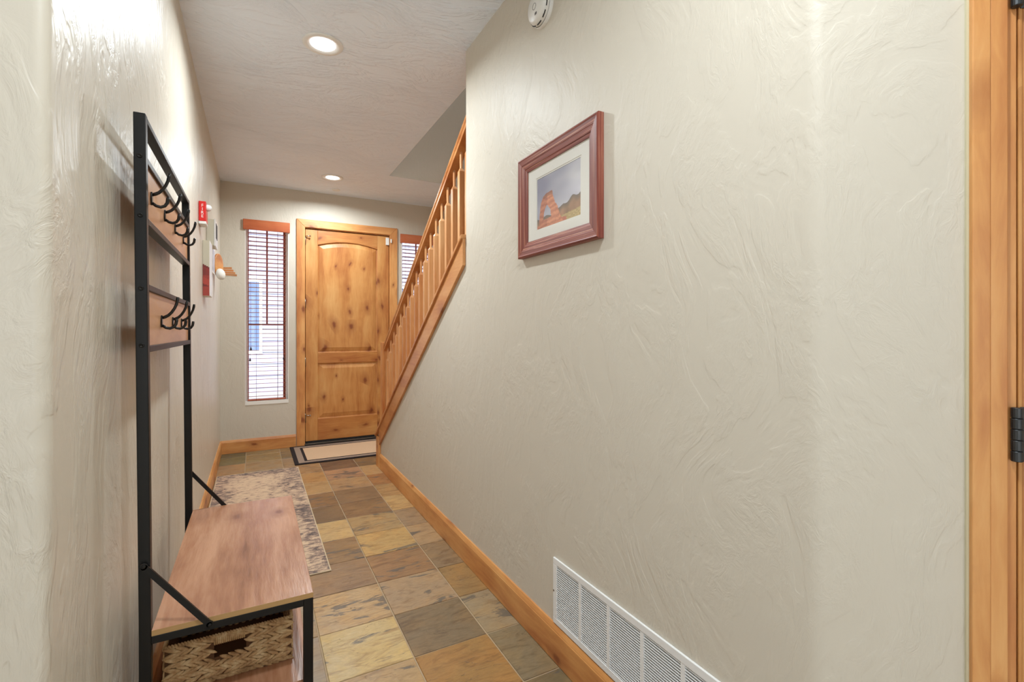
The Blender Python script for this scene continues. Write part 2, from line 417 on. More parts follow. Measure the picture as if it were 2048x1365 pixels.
def tile_mesh(w, d):
    b = 0.0016; h = 0.0035
    V = [(-w/2, -d/2, -h), (w/2, -d/2, -h), (w/2, d/2, -h), (-w/2, d/2, -h),
         (-w/2, -d/2, -b), (w/2, -d/2, -b), (w/2, d/2, -b), (-w/2, d/2, -b),
         (-w/2+b, -d/2+b, 0), (w/2-b, -d/2+b, 0), (w/2-b, d/2-b, 0), (-w/2+b, d/2-b, 0)]
    F = [(8, 9, 10, 11)]
    for i in range(4):
        j = (i+1) % 4; F += [(i, j, 4+j, 4+i), (4+i, 4+j, 8+j, 8+i)]
    me = bpy.data.meshes.new('tile'); me.from_pydata(V, [], F); me.materials.append(M['slate']); return me
full = tile_mesh(T-G, T-G); rt = random.Random(3)
for c in range(-5, 6):
    for r in range(-5, 13):
        x0, x1 = TX0+(c-1)*T, TX0+c*T; y0, y1 = TY0+r*T, TY0+(r+1)*T
        lo, hi = BX0, XS
        if y1 > YL+0.01: lo = XL+0.012
        if CY < (y0+y1)/2 < YK-0.05: hi = XR-0.012
        if y1 < CY: hi = BX1
        if y1 > YF: y1 = YF-0.012
        a0, a1 = max(x0, lo)+G/2, min(x1, hi)-G/2; b0, b1 = y0+G/2, y1-G/2
        if a1-a0 < 0.03 or b1-b0 < 0.03: continue
        w, d = a1-a0, b1-b0
        me = full if abs(w-(T-G)) < 1e-4 and abs(d-(T-G)) < 1e-4 else tile_mesh(w, d)
        o = bpy.data.objects.new('tile', me); COL.objects.link(o); o.parent = floor
        o.location = ((a0+a1)/2, (b0+b1)/2, rt.uniform(-0.0008, 0.0006))
        o.rotation_euler = (rt.uniform(-0.0012, 0.0012), rt.uniform(-0.0012, 0.0012), rt.uniform(-0.003, 0.003))
        q = TCOL.get((c, r), rt.choice(PAL)); o.color = lin(q[0]*1.04, q[1]*1.08, q[2]*1.08)

def carpet():  # pale unseen carpet, added to bounce light up to the ceiling
    m = Mat('cream_bounce_carpet', 0.95, None, 0, 0.1); p = m.pos(); n = m.noise(p, 160, 3, 0.7)
    m.color(m.mix(n, lin(214, 206, 192), lin(236, 230, 218))); m.bump(n, 0.5, 0.006); return m.m
M['carpet'] = carpet()
YC = TY0-5*T
struct(MB().box(BX0, BY0, -0.003, BX1+0.1, YC-0.004, 0.006).build('floor_bounce_carpet', M['carpet']), 'unseen cream carpet added behind the hall to bounce light up')
# ---- ceiling with the stairwell opening
YO = 4.733; ZT = 5.3
mb = MB()
for (x0, y0, x1, y1) in ((BX0-0.2, BY0-0.2, XB, YF+0.15), (XB, YO, XS+0.15, YF+0.15), (XB, BY0-0.2, XS+0.15, 1.3)):
    mb.box(x0, y0, CEIL, x1, y1, CEIL+0.28)
struct(mb.build('ceiling', M['ceil']))
# upper part of the stairwell
mb = MB()
mb.box(XB, YO-0.006, CEIL+0.002, XS+0.15, YO+0.12, ZT).box(XB-0.12, 1.3, CEIL+0.28, XB, YO+0.12, ZT)
mb.box(XB-0.12, 1.18, CEIL+0.28, 1.22, 1.3, ZT).box(2.14, 1.18, CEIL+0.28, XS+0.15, 1.3, ZT).box(1.22, 1.18, CEIL+0.28, 2.14, 1.3, 3.3).box(1.22, 1.18, 5.1, 2.14, 1.3, ZT)
mb.box(XB-0.12, 1.18, ZT, XS+0.15, YO+0.12, ZT+0.1)
struct(mb.build('wall_stairwell_upper', M['wall']))

# ---- walls
def arc(cx, cy, r, a0, a1, n=8): return [(cx+r*math.cos(a0+(a1-a0)*i/n), cy+r*math.sin(a0+(a1-a0)*i/n)) for i in range(n+1)]
rr = 0.022
pl = [(XL, YF)] + [(XL, YL+rr)] + arc(XL-rr, YL+rr, rr, 0, -math.pi/2)[1:] + [(BX0, YL), (BX0, YL+0.15), (XL-0.15, YL+0.15), (XL-0.15, YF)]
o = struct(MB().prism(pl, 'z', -0.003, CEIL, True).build('wall_left', M['wall_side'], None)); 
def sharp(o, ang=0.5):
    me = o.data
    for p in me.polygons: p.use_smooth = True
    m = o.modifiers.new('edges', 'EDGE_SPLIT'); m.split_angle = ang
sharp(o)
# entry wall with door and side-light openings
DX0, DX1, DZ1 = 0.478, 1.412, 2.385
mb = MB(); Y0, Y1 = YF, YF+0.15
xs = [XL-0.15, ENTRY_WIN[0][0], ENTRY_WIN[0][1], DX0, DX1, ENTRY_WIN[1][0], ENTRY_WIN[1][1], XS+0.15]
wz0, wz1 = ENTRY_WIN[0][2], ENTRY_WIN[0][3]
mb.box(xs[0], Y0, 0, xs[1], Y1, CEIL).box(xs[2], Y0, 0, xs[3], Y1, CEIL).box(xs[4], Y0, 0, xs[5], Y1, CEIL).box(xs[6], Y0, 0, xs[7], Y1, CEIL)
for a, b in ((1, 2), (5, 6)): mb.box(xs[a], Y0, 0, xs[b], Y1, wz0).box(xs[a], Y0, wz1, xs[b], Y1, CEIL)
mb.box(DX0, Y0, DZ1, DX1, Y1, CEIL)
struct(mb.build('wall_far', M['wall']))
# right wall: full-height part with the rounded corner into the angled wall, and the sloped knee wall below the railing
rb = 0.05; ang = math.pi/4
tl = rb*math.tan(ang/2)
cc = (CX+rb, CY+tl)     # centre of the rounding (inside the wall)
S0, S1 = 0.300, 1.10    # door opening along the angled wall
def P45(s, off=0.0): return (CX+E45[0]*s+N45[0]*off, CY+E45[1]*s+N45[1]*off)
pl = [(XB, YW), (XR, YW)] + arc(cc[0], cc[1], rb, math.pi, math.pi+ang, 8) + [P45(S0), P45(S0, -0.115), P45(0.06, -0.115), (XB, CY+0.11)]
o = struct(MB().prism(pl, 'z', -0.003, CEIL, True).build('wall_right', M['wall'])); sharp(o)
kw = [(YW, -0.003), (YK, -0.003), (YK, cap_z(YK)-0.02), (YW, cap_z(YW)-0.02)]
struct(MB().prism(kw, 'x', XR, XB).build('wall_right_knee', M['wall']))
# angled wall beyond and above its door, then the rest of the room behind the camera
ZD2 = 2.06
def slab45(mb, s0, s1, z0, z1, o0, o1):
    q = [P45(s0, o0), P45(s1, o0), P45(s1, o1), P45(s0, o1)]
    return mb.prism(q, 'z', z0, z1)
mb = MB(); slab45(mb, S0, S1, ZD2, CEIL, -0.115, 0); slab45(mb, S1, 1.5, 0, CEIL, -0.115, 0)
struct(mb.build('wall_right_angled', M['wall']))
def wall_open(mb, axis, pos, th, a0, a1, wins):
    def bx(p, q, z0, z1):
        if axis == 'y': mb.box(p, pos, z0, q, pos+th, z1)
        else: mb.box(pos, p, z0, pos+th, q, z1)
    cur = a0
    for w0, w1, z0, z1 in wins:
        bx(cur, w0, 0, CEIL); bx(w0, w1, 0, z0); bx(w0, w1, z1, CEIL); cur = w1
    bx(cur, a1, 0, CEIL)
mb = MB(); wall_open(mb, 'y', BY0, -0.15, BX0-0.15, BX1+0.15, BACK_WIN); struct(mb.build('wall_back', M['wall']))
mb = MB(); wall_open(mb, 'x', BX0, -0.15, BY0, YL+0.15, SIDE_WIN); struct(mb.build('wall_room_left', M['wall']))
mb = MB().box(BX1, BY0, 0, BX1+0.12, CY-1.06, CEIL); struct(mb.build('wall_room_right', M['wall']))
struct(MB().box(XS, 0.3, 0, XS+0.12, YF, ZT).build('wall_stairwell', M['wall']))
struct(MB().box(XB, CY+0.2, 0, XS, CY+0.3, CEIL).build('wall_stairwell_end', M['wall']))
# stair flight behind the knee wall
mb = MB()
for k in range(13):
    y1 = 4.45-0.272*k
    mb.box(XB, y1-0.272 if k < 12 else 0.9, 0.19*k, XS, y1, 0.19*(k+1))
struct(mb.build('stair_steps', M['trim_x']))

# ---- baseboards: body plus bevelled top edge
def baseboard(name, pts_axis, a, b, face, wall, mat):
    """profile between wall plane and face plane, run a..b along y or x"""
    h = 0.135; s = 1 if face > wall else -1; t = abs(face-wall)
    pr = [(wall, 0.0005), (face, 0.0005), (face, h-0.022), (face-s*0.002, h-0.018), (face-s*0.002, h-0.016), (face-s*t*0.55, h), (wall, h)]
    return struct(MB().prism(pr, 'y' if pts_axis == 'y' else 'x', a, b).build(name, mat))
baseboard('baseboard_left', 'y', YL+0.03, YF-0.015, XL+0.015, XL, M['trim_y'])
baseboard('baseboard_right', 'y', CY+0.03, 4.42, XR-0.0155, XR, M['trim_y'])
baseboard('baseboard_far', 'x', XL, 0.394, YF-0.015, YF, M['trim_x'])
baseboard('baseboard_far_right', 'x', 1.50, XS, YF-0.015, YF, M['trim_x'])

# ---- stair skirt, cap, end trim
xs0 = XR-0.018
sk = [(YW+0.005, cap_z(YW)-0.02), (YW+0.005, cap_z(YW)-0.165), (4.43, cap_z(4.43)-0.165), (4.43, 0.0005), (YK, 0.0005), (YK, cap_z(YK)-0.02)]
sk_up = [(YW+0.005, cap_z(YW)-0.02), (YW+0.005, cap_z(YW)-0.165), (4.43, cap_z(4.43)-0.165), (4.43, cap_z(4.43)-0.02)]
struct(MB().prism(sk_up, 'x', xs0, XR).build('trim_1', M['rail'], None, 0.0025), 'sloping alder skirt board below the stair railing')
struct(MB().box(xs0, 4.432, 0.0005, XR, YK, cap_z(YK)-0.02).build('trim_2', M['trim_z'], None, 0.0025), 'short upright alder board ending the stair skirt')
cp = [(YW+0.003, cap_z(YW)-0.02), (YW+0.003, cap_z(YW)+0.004), (YK+0.012, cap_z(YK+0.012)+0.004), (YK+0.012, cap_z(YK+0.012)-0.02)]
struct(MB().prism(cp, 'x', xs0-0.012, XB+0.02).build('trim_3', M['rail'], None, 0.004), 'sloping alder cap on the knee wall under the balusters')
struct(MB().box(XR, YK, 0.0005, XB, YK+0.012, cap_z(YK)-0.03).build('trim_4', M['trim_z']), 'alder board closing the end of the knee wall')

# ================================================================ stair railing
rx = 1.09
def rail_top(y): return 1.078 + 0.687*(4.59-y)
rail = empty('stair_railing', (rx, 4.5, cap_z(4.5)+0.004), 'sloping alder stair railing with square balusters and a newel post', 'railing')
prof = [(-0.030, -0.060), (0.030, -0.060), (0.030, -0.042), (0.024, -0.034), (0.024, -0.030), (0.032, -0.022), (0.032, -0.008), (0.020, 0.0), (-0.020, 0.0), (-0.032, -0.008), (-0.032, -0.022), (-0.024, -0.030), (-0.024, -0.034), (-0.030, -0.042)]
V = []; n = len(prof)
for y in (4.575, YW):
    V += [(rx+p, y, rail_top(y)+q*1.2) for p, q in prof]
F = [tuple(range(n-1, -1, -1))[::-1], tuple(range(n, 2*n))[::-1]] + [(i, n+i, n+(i+1) % n, (i+1) % n) for i in range(n)]
MB().add(V, F).build('handrail', M['rail'], rail, 0.002)
# newel post
mb = MB().box(rx-0.043, 4.455, cap_z(4.54)-0.012, rx+0.043, 4.541, 1.145)
mb.box(rx-0.043, 4.541, 0.002, rx+0.043, 4.5415, 0.3)
nw = MB().box(rx-0.043, 4.50, cap_z(4.50)-0.01, rx+0.043, 4.586, 1.148).build('newel_post', M['trim_z'], rail, 0.003)
for k in range(19):
    y = 2.453+0.112*k
    if y > 4.49: continue
    zb = cap_z(y)-0.006; zt = rail_top(y)-0.06
    w = 0.0165; zs = zt-0.125-0.0*(k % 2)      # square shaft up to zs, then a chamfered shoulder and a round pin
    mb = MB()
    ring = []
    def sq(z, h): return [(rx-h, y-h, z), (rx+h, y-h, z), (rx+h, y+h, z), (rx-h, y+h, z)]
    V = sq(zb, w)+sq(zs, w)+sq(zs+0.018, 0.0085)
    mb.add(V, [(0, 1, 5, 4), (1, 2, 6, 5), (2, 3, 7, 6), (3, 0, 4, 7), (4, 5, 9, 8), (5, 6, 10, 9), (6, 7, 11, 10), (7, 4, 8, 11)])
    mb.lathe((rx, y, zs+0.012), (0, 0, 1), [(0.0105, 0), (0.0085, 0.012), (0.0095, 0.05), (0.0085, zt-zs)], 10)
    mb.build('baluster', M['baluster'], rail)

# ================================================================ front door
door = empty('door_1', (0.945, YF, 0), 'knotty alder front door with an arched upper panel', None, None, 'structure')
yf = YF+0.012; yb = yf+0.044     # door faces; thickness
def dbox(name, mat, x0, x1, z0, z1, bevel=0.003, yy0=yf, yy1=yb): return MB().box(x0, yy0, z0, x1, yy1, z1).build(name, mat, door, bevel)
dl, dr, db, dt = 0.4905, 1.4, 0.042, 2.368
pl_, pr_ = 0.616, 1.268
dbox('stile', M['door'], dl, pl_, db, dt); dbox('stile', M['door'], pr_, dr, db, dt)
dbox('bottom_rail', M['door_x'], pl_, pr_, db, 0.28); dbox('middle_rail', M['door_x'], pl_, pr_, 0.894, 1.0125)
def archz(x, z0, rise):
    u = (x-(pl_+pr_)/2)/((pr_-pl_)/2); return z0+rise*(1-u*u)
NA = 16; xa = [pl_+(pr_-pl_)*i/NA for i in range(NA+1)]
MB().prism([(pl_, dt), (pr_, dt)]+[(x, archz(x, 2.205, 0.052)) for x in xa[::-1]], 'y', yf, yb).build('top_rail', M['door_x'], door, 0.003)
def raised(name, x0, x1, z0, ztop):
    """raised panel: recessed rim, sloped bevel, flat field"""
    def loop(ins, y):
        xx = [x0+ins+(x1-x0-2*ins)*i/NA for i in range(NA+1)]
        return [(x0+ins, y, z0+ins), (x1-ins, y, z0+ins)]+[(x, y, ztop(x)-ins) for x in xx[::-1]]
    L = [loop(0.0, yf+0.012), loop(0.012, yf+0.015), loop(0.016, yf+0.012), loop(0.052, yf+0.003), loop(0.055, yf+0.002)]
    n = len(L[0]); V = [p for l in L for p in l]; F = []
    for i in range(len(L)-1):
        F += [(i*n+k, i*n+(k+1) % n, (i+1)*n+(k+1) % n, (i+1)*n+k) for k in range(n)]
    F.append(tuple((len(L)-1)*n+k for k in range(n)))
    return MB().add(V, F).build(name, M['door'], door)
raised('raised_panel', pl_, pr_, 1.0125, lambda x: archz(x, 2.205, 0.052))
raised('raised_panel', pl_, pr_, 0.28, lambda x: 0.894)
box('backing', M['door'], door, pl_, yf+0.02, 0.2, pr_, yb-0.002, 2.3)
mbw = MB().box(DX0+0.0065, yb+0.001, 0.025, dl+0.012, YF+0.148, DZ1-0.009).box(dr-0.012, yb+0.001, 0.025, DX1-0.0065, YF+0.148, DZ1-0.009).box(dl+0.012, yb+0.001, dt-0.012, dr-0.012, YF+0.148, DZ1-0.009)
mbw.build('door_stop', M['rubber'], door)
box('door_sweep', M['rubber'], door, dl, yf-0.002, 0.024, dr, yb, 0.041)
for i, z in enumerate((2.245, 1.554, 0.912, 0.298)):
    h = MB().tube([(dl-0.004, yf-0.006, z-0.05), (dl-0.004, yf-0.006, z+0.05)], 0.0075, 10).build('hinge', M['steel'], door)
    if i in (0, 3):
        zz = z+0.045 if i == 0 else z+0.03
        st = MB().tube([(dl-0.004, yf-0.012, zz), (dl+0.045, yf-0.03, zz)], 0.005, 8).tube([(dl+0.042, yf-0.029, zz), (dl+0.052, yf-0.033, zz)], 0.009, 10)
        st.build('pin_stop', M['chrome'], h)
struct(box('threshold', M['threshold'], None, DX0, YF-0.025, 0.0008, DX1, YF+0.15, 0.023, 0.004), 'metal threshold under the front door')
# jamb and casing
mb = MB().box(DX0, YF-0.002, 0.002, DX0+0.006, YF+0.15, DZ1).box(DX1-0.006, YF-0.002, 0.002, DX1, YF+0.15, DZ1).box(DX0+0.006, YF-0.002, DZ1-0.008, DX1-0.006, YF+0.15, DZ1)
struct(mb.build('trim_5', M['trim_z']), 'alder jamb around the front door')
c0, c1, ct, cw = 0.399, 1.494, 2.470, 0.085
struct(MB().prism([(c0, 0.002), (c0+cw, 0.002), (c0+cw, ct-cw), (c0, ct)], 'y', YF-0.018, YF).build('trim_6', M['trim_z'], None, 0.003), 'left upright casing board of the front door')
struct(MB().prism([(c1-cw, 0.002), (c1, 0.002), (c1, ct), (c1-cw, ct-cw)], 'y', YF-0.018, YF).build('trim_7', M['trim_z'], None, 0.003), 'right upright casing board of the front door')
struct(MB().prism([(c0, ct), (c0+cw, ct-cw), (c1-cw, ct-cw), (c1, ct)], 'y', YF-0.018, YF).build('trim_8', M['trim_x'], None, 0.003), 'head casing board above the front door')
# door contact sensor
ds = empty('door_sensor', (1.36, yf, 2.25), 'small white contact sensor in the top corner of the front door', 'sensor')
box('transmitter', M['plastic'], ds, 1.362, yf-0.020, 2.265, 1.400, yf-0.0005, 2.352, 0.003)
box('magnet', M['plastic'], ds, 1.411, YF-0.034, 2.29, 1.425, YF-0.0185, 2.335, 0.002)

# ================================================================ side-light windows and their blinds
for wi, (x0, x1, z0, z1) in enumerate(ENTRY_WIN):
    W = empty('window_%d' % (wi+1), (x0, YF, z0), None, None, None, 'structure')
    fy0, fy1 = YF+0.085, YF+0.125; fw = 0.026
    mb = MB().box(x0, fy0, z0, x0+fw, fy1, z1).box(x1-fw, fy0, z0, x1, fy1, z1).box(x0+fw, fy0, z0, x1-fw, fy1, z0+fw).box(x0+fw, fy0, z1-fw, x1-fw, fy1, z1)
    mb.box(x0+fw, fy0, z0+fw, x1-fw, fy1, z0+fw+0.02).build('window_frame', M['white_paint'], W, 0.003)
    MB().box(x1-fw-0.022, fy0+0.002, z0+fw+0.02, x1-fw, fy1-0.004, z1-fw).box(x0+fw, fy0+0.002, z0+fw+0.02, x0+fw+0.008, fy1-0.004, z1-fw).build('sash', M['sash'], W, 0.002)
    box('pane', M['glass'], W, x0+fw, fy0+0.018, z0+fw, x1-fw, fy0+0.022, z1-fw)
    xm = (x0+x1)/2-0.0
    box('muntin', M['sash'], W, xm-0.008, fy0+0.004, 1.33, xm+0.008, fy0+0.017, z1-fw)
    box('muntin', M['sash'], W, x0+fw, fy0+0.004, 1.318, x1-fw, fy0+0.017, 1.330)
    t = 0.006; e = YF+0.084
    mb = MB().box(x0, YF-0.001, z0, x0+t, e, z1).box(x1-t, YF-0.001, z0, x1, e, z1).box(x0+t, YF-0.001, z1-t, x1-t, e, z1).box(x0+t, YF-0.004, z0, x1-t, e, z0+0.036)
    mb.build('window_return', M['white_paint'], W)
    lab = ['red-brown slatted wood blind in the window left of the front door', 'red-brown slatted wood blind half hidden behind the stair railing'][wi]
    B = empty('window_blind', ((x0+x1)/2, YF+0.045, z0+0.02), lab, 'blind', 'wood blinds in the entry side windows')
    box('valance', M['valance'], B, x0-0.018, YF-0.022, 2.305, x1+0.012, YF-0.004, 2.412, 0.004)
    s0, s1 = x0+0.024, x1-0.024
    yc = YF+0.045
    sl = None; ns = 40; top = 2.285; bot = 0.565
    for k in range(ns):
        z = top-(top-bot)*k/(ns-1)
        if sl is None:
            V = [(s0-(s0+s1)/2, -0.025, 0), (s1-(s0+s1)/2, -0.025, 0), (s1-(s0+s1)/2, 0, 0.0022), (s0-(s0+s1)/2, 0, 0.0022), (s1-(s0+s1)/2, 0.025, 0), (s0-(s0+s1)/2, 0.025, 0)]
            V += [(a, b, c-0.0028) for a, b, c in V]
            F = [(0, 1, 2, 3), (3, 2, 4, 5), (9, 8, 7, 6), (11, 10, 8, 9), (0, 6, 7, 1), (5, 4, 10, 11), (1, 7, 8, 2), (2, 8, 10, 4), (0, 3, 9, 6), (3, 5, 11, 9)]
            mm = MB().add(V, F).mesh('slat'); mm.materials.append(M['blind'])
            sl = bpy.data.objects.new('slat', mm); COL.objects.link(sl); sl.parent = B
            o = sl
        else: o = copy_to(sl, 'slat', B, (0, 0, 0))
        o.location = Vector(((s0+s1)/2, yc, z))-B.location
        o.rotation_euler = (-0.06, 0, 0)
    box('bottom_rail', M['blind'], B, s0, yc-0.026, z0+0.040, s1, yc+0.026, z0+0.056, 0.003)
    for fx in (0.22, 0.78):
        x = s0+(s1-s0)*fx
        mb = MB().tube([(x, yc-0.0275, z0+0.02), (x, yc-0.0275, 2.31)], 0.0011, 6).tube([(x, yc+0.0275, z0+0.02), (x, yc+0.0275, 2.31)], 0.0011, 6)
        mb.build('ladder_cord', M['cord'], B)
    for x, z, hang in ((s0+0.03, 1.08, 1), (s0+0.022, 0.965, 1), (s1-0.022, 0.975, 1)):
        c = MB().tube([(x, YF-0.001+0.012, z), (x, YF-0.001+0.012, 2.31)], 0.001, 6).build('lift_cord', M['cord'], B)
        MB().lathe((x, YF+0.011, z-0.028), (0, 0, 1), [(0.0, 0), (0.010, 0.001), (0.0095, 0.012), (0.005, 0.022), (0.003, 0.034), (0.0, 0.035)], 12).build('tassel', M['tassel'], c)

# ---- outside: drive, neighbouring house
struct(MB().box(-30, YF+0.15, -0.2, 30, 40, -0.12).build('ground_outside', M['concrete']))
H = empty('neighbour_house', (0.4, 12, -0.12), 'pale house across the drive seen through the entry blinds', 'house')
box('wall', M['siding'], H, -8, 12, -0.12, 12, 12.3, 5.2)
for k in range(20):
    box('siding_board', M['siding'], H, -8, 11.975, 0.0+0.26*k, 12, 12.0, 0.245+0.26*k)
for x in (-1.0, 2.2):
    g = box('window', M['white_paint'], H, x, 11.94, 0.75, x+1.15, 11.974, 2.4)
    box('pane', M['garage'], g, x+0.06, 11.93, 0.82, x+0.54, 11.9399, 2.33); box('pane', M['garage'], g, x+0.61, 11.93, 0.82, x+1.09, 11.9399, 2.33)
MB().prism([(11.5, 5.2), (12.3, 5.2), (15, 6.6), (15, 6.8)], 'x', -8.5, 12.5).build('roof', M['roof'], H)

# ================================================================ angled-wall door (right edge of the picture)
D2 = empty('door_2', (P45(0.7)[0], P45(0.7)[1], 0), 'alder door in the angled wall at the right edge', None, None, 'structure')
def slab2(name, mat, parent, s0, s1, z0, z1, o0, o1, bevel=0.0):
    mb = MB(); slab45(mb, s0, s1, z0, z1, o0, o1); return mb.build(name, mat, parent, bevel)
CS0, CS1 = 0.2535, 0.3075
JS = 0.326
struct(slab2('trim_9', M['trim_z'], None, CS0, CS0+0.028, 0.002, 2.115, 0, 0.016, 0.002), 'outer half of the casing beside the right-hand door')
struct(slab2('trim_10', M['trim_z'], None, CS0+0.028, CS1, 0.002, 2.115, 0, 0.0145, 0.0015), 'inner half of the casing beside the right-hand door')
struct(slab2('trim_11', M['caulk'], None, CS0-0.004, CS0, 0.002, 2.115, 0, 0.006), 'pale caulk line beside the door casing')
struct(slab2('trim_12', M['trim_z'], None, S0+0.0005, JS, 0.002, ZD2-0.002, -0.114, 0.004, 0.0015), 'hinge jamb of the right-hand door')
slab2('stile', M['door'], D2, JS+0.003, JS+0.009, 0.012, ZD2-0.02, -0.04, 0.0035, 0.0015)
slab2('slab', M['door'], D2, JS+0.009, S1-0.02, 0.012, ZD2-0.02, -0.04, 0.002, 0.002)
for zc in (1.865+0.036, 1.064, 0.27):
    hp = P45(JS-0.004, 0.012); n5 = 5; hh = 0.100/n5
    hg = MB(); slab45(hg, JS+0.005, JS+0.036, zc-0.05, zc+0.05, 0.0025, 0.0055)
    hg = hg.build('hinge', M['hinge'], D2, 0.0008)
    for k in range(n5):
        z = zc-0.05+hh*k
        MB().lathe((hp[0], hp[1], z+0.0005), (0, 0, 1), [(0, 0), (0.0075, 0), (0.0085, 0.001), (0.0085, hh-0.002), (0.0075, hh-0.001), (0, hh-0.001)], 16, False).build('knuckle', M['hinge'], hg)

# ================================================================ ceiling fittings
for x, y, lab in ((0.320, 2.722, 'round recessed ceiling light nearer the camera, above the bench'), (0.682, 5.046, 'round recessed ceiling light in front of the entry door'), (0.32, 0.36, 'unseen recessed ceiling light added above the camera to brighten the near hall')):  # the last lamp is out of view, added to brighten the near hall
    L = empty('recessed_light', (x, y, CEIL), lab, 'ceiling light', 'lit recessed ceiling lights')
    MB().lathe((x, y, CEIL-0.0005), (0, 0, -1), [(0.102, 0), (0.102, 0.003), (0.098, 0.007), (0.080, 0.009), (0.076, 0.006), (0.060, 0.002), (0.060, 0.001)], 48).build('trim_ring', M['white'], L)
    MB().lathe((x, y, CEIL-0.0035), (0, 0, -1), [(0.062, 0), (0.061, 0.001), (0.0, 0.0015)], 40).build('lens', M['lens'], L)
    ld = bpy.data.lights.new('downlight', 'AREA'); ld.shape = 'DISK'; ld.size = 0.12; ld.energy = LAMP_WATTS*(0.88 if y < 1 else 1.0); ld.color = (0.88, 0.96, 1.0); ld.spread = math.radians(164)
    lo = bpy.data.objects.new('downlight', ld); COL.objects.link(lo); lo.parent = L; lo.location = (0, 0, -0.012)
s = MB().lathe((0.775, 5.47, CEIL), (0, 0, -1), [(0.042, 0), (0.042, 0.004), (0.038, 0.008), (0.0, 0.009)], 32).build('sprinkler_cover', M['white'])
tag(s, 'small round white sprinkler cover on the ceiling by the door', 'sprinkler cover')
# smoke detector on the right wall
SD = empty('smoke_detector', (XR, 1.625, 2.53), 'round white smoke detector high on the right wall', 'smoke detector')
c = (XR, 1.625, 2.535)
MB().lathe(c, (-1, 0, 0), [(0.070, 0), (0.070, 0.012), (0.067, 0.014)], 40).build('base', M['plastic'], SD)
MB().lathe(c, (-1, 0, 0), [(0.064, 0.012), (0.066, 0.018), (0.062, 0.036), (0.052, 0.044), (0.0, 0.046)], 40).build('cover', M['plastic'], SD)
for a0 in range(0, 360, 36):
    p = [(c[0]-0.0265, c[1]+0.0652*math.cos(math.radians(a0+t)), c[2]+0.0652*math.sin(math.radians(a0+t))) for t in range(0, 25, 4)]
    MB().tube(p, 0.0022, 6).build('vent_slot', M['dark_slot'], SD)
for q in (-1, 0, 1):
    MB().box(c[0]-0.0462, c[1]-0.012+q*0.005, c[2]-0.040, c[0]-0.0452, c[1]-0.0105+q*0.005, c[2]-0.030).build('sounder_slot', M['dark_slot'], SD)
MB().tube([(c[0]-0.0457, c[1]+0.012*math.cos(t/6), c[2]-0.002+0.012*math.sin(t/6)) for t in range(0, 38)], 0.0007, 5).build('test_button', M['dark_slot'], SD)

# ================================================================ return-air grille
gy0, gy1, gz0, gz1 = 0.745, 1.548, 0.139, 0.388
VG = empty('return_air_grille', (XR, (gy0+gy1)/2, gz0), 'long white return-air grille low on the right wall', 'vent')
gx = XR-0.008; bd = 0.024
def bevel_rect(y0, y1, z0, z1): return None
mb = MB().box(gx, gy0, gz0, XR-0.0005, gy1, gz0+bd).box(gx, gy0, gz1-bd, XR-0.0005, gy1, gz1).box(gx, gy0, gz0+bd, XR-0.0005, gy0+bd, gz1-bd).box(gx, gy1-bd, gz0+bd, XR-0.0005, gy1, gz1-bd)
mb.build('frame', M['white'], VG, 0.002)
box('duct_back', M['duct'], VG, XR-0.0012, gy0+bd, gz0+bd, XR-0.0006, gy1-bd, gz1-bd)
pitch = (gy1-gy0-2*bd+0.014)/5
for k in range(1, 5):
    y = gy1-bd-pitch*k+0.014
    box('divider', M['white'], VG, gx+0.0008, y-0.014, gz0+bd, XR-0.0012, y, gz1-bd)
nsl = 25; sl = None
for k in range(5):
    yb_ = gy1-bd-pitch*k; ya_ = yb_-(pitch-0.014)
    for j in range(nsl):
        z = gz0+bd+(gz1-gz0-2*bd)*(j+0.5)/nsl
        if sl is None:
            L2 = (pitch-0.014)/2
            V = [(-0.0026, -L2, -0.0012), (-0.0026, L2, -0.0012), (0.0018, L2, -0.0002), (0.0018, -L2, -0.0002)]
            V += [(a, b, z_+0.0016) for a, b, z_ in V]
            F = [(0, 3, 2, 1), (4, 5, 6, 7), (0, 1, 5, 4), (1, 2, 6, 5), (2, 3, 7, 6), (3, 0, 4, 7)]
            mm = MB().add(V, F).mesh('slat'); mm.materials.append(M['white'])
            sl = bpy.data.objects.new('slat', mm); COL.objects.link(sl); sl.parent = VG; o = sl
        else: o = copy_to(sl, 'slat', VG, (0, 0, 0))
        o.location = Vector((XR-0.0042, (ya_+yb_)/2, z))-VG.location
MB().lathe((gx-0.0002, gy1-0.006, 0.262), (-1, 0, 0), [(0.004, 0), (0.003, 0.0012), (0, 0.0015)], 12).build('screw', M['steel'], VG)

# ================================================================ framed photograph on the right wall
fy_n, fy_f, fz0, fz1 = 1.252, 1.797, 1.561, 1.977
FR = empty('framed_picture', (XR, (fy_n+fy_f)/2, fz0), 'red-brown wooden frame with a white mount and a red rock arch photograph', 'picture')
fw_ = 0.062
mprof = [(0.0, 0.0), (0.0, 0.022), (0.006, 0.025), (0.010, 0.0235), (0.028, 0.021), (0.030, 0.0195), (0.048, 0.0165), (0.050, 0.0145), (0.062, 0.012), (0.062, 0.0)]  # (inset, height from wall)
def corner(i, ins): return [(fy_f-ins, fz0+ins), (fy_n+ins, fz0+ins), (fy_n+ins, fz1-ins), (fy_f-ins, fz1-ins)][i]
for i in range(4):
    j = (i+1) % 4; V = []
    for ins, hgt in mprof:
        a = corner(i, ins); b = corner(j, ins); V += [(XR-0.001-hgt, a[0], a[1]), (XR-0.001-hgt, b[0], b[1])]
    n = len(mprof); F = [(2*k, 2*k+1, 2*k+3, 2*k+2) for k in range(n-1)]+[(2*n-2, 2*n-1, 1, 0)]
    MB().add(V, F).build('frame_side', M['frame_y' if i % 2 == 0 else 'frame_z'], FR)
xi = XR-0.0075
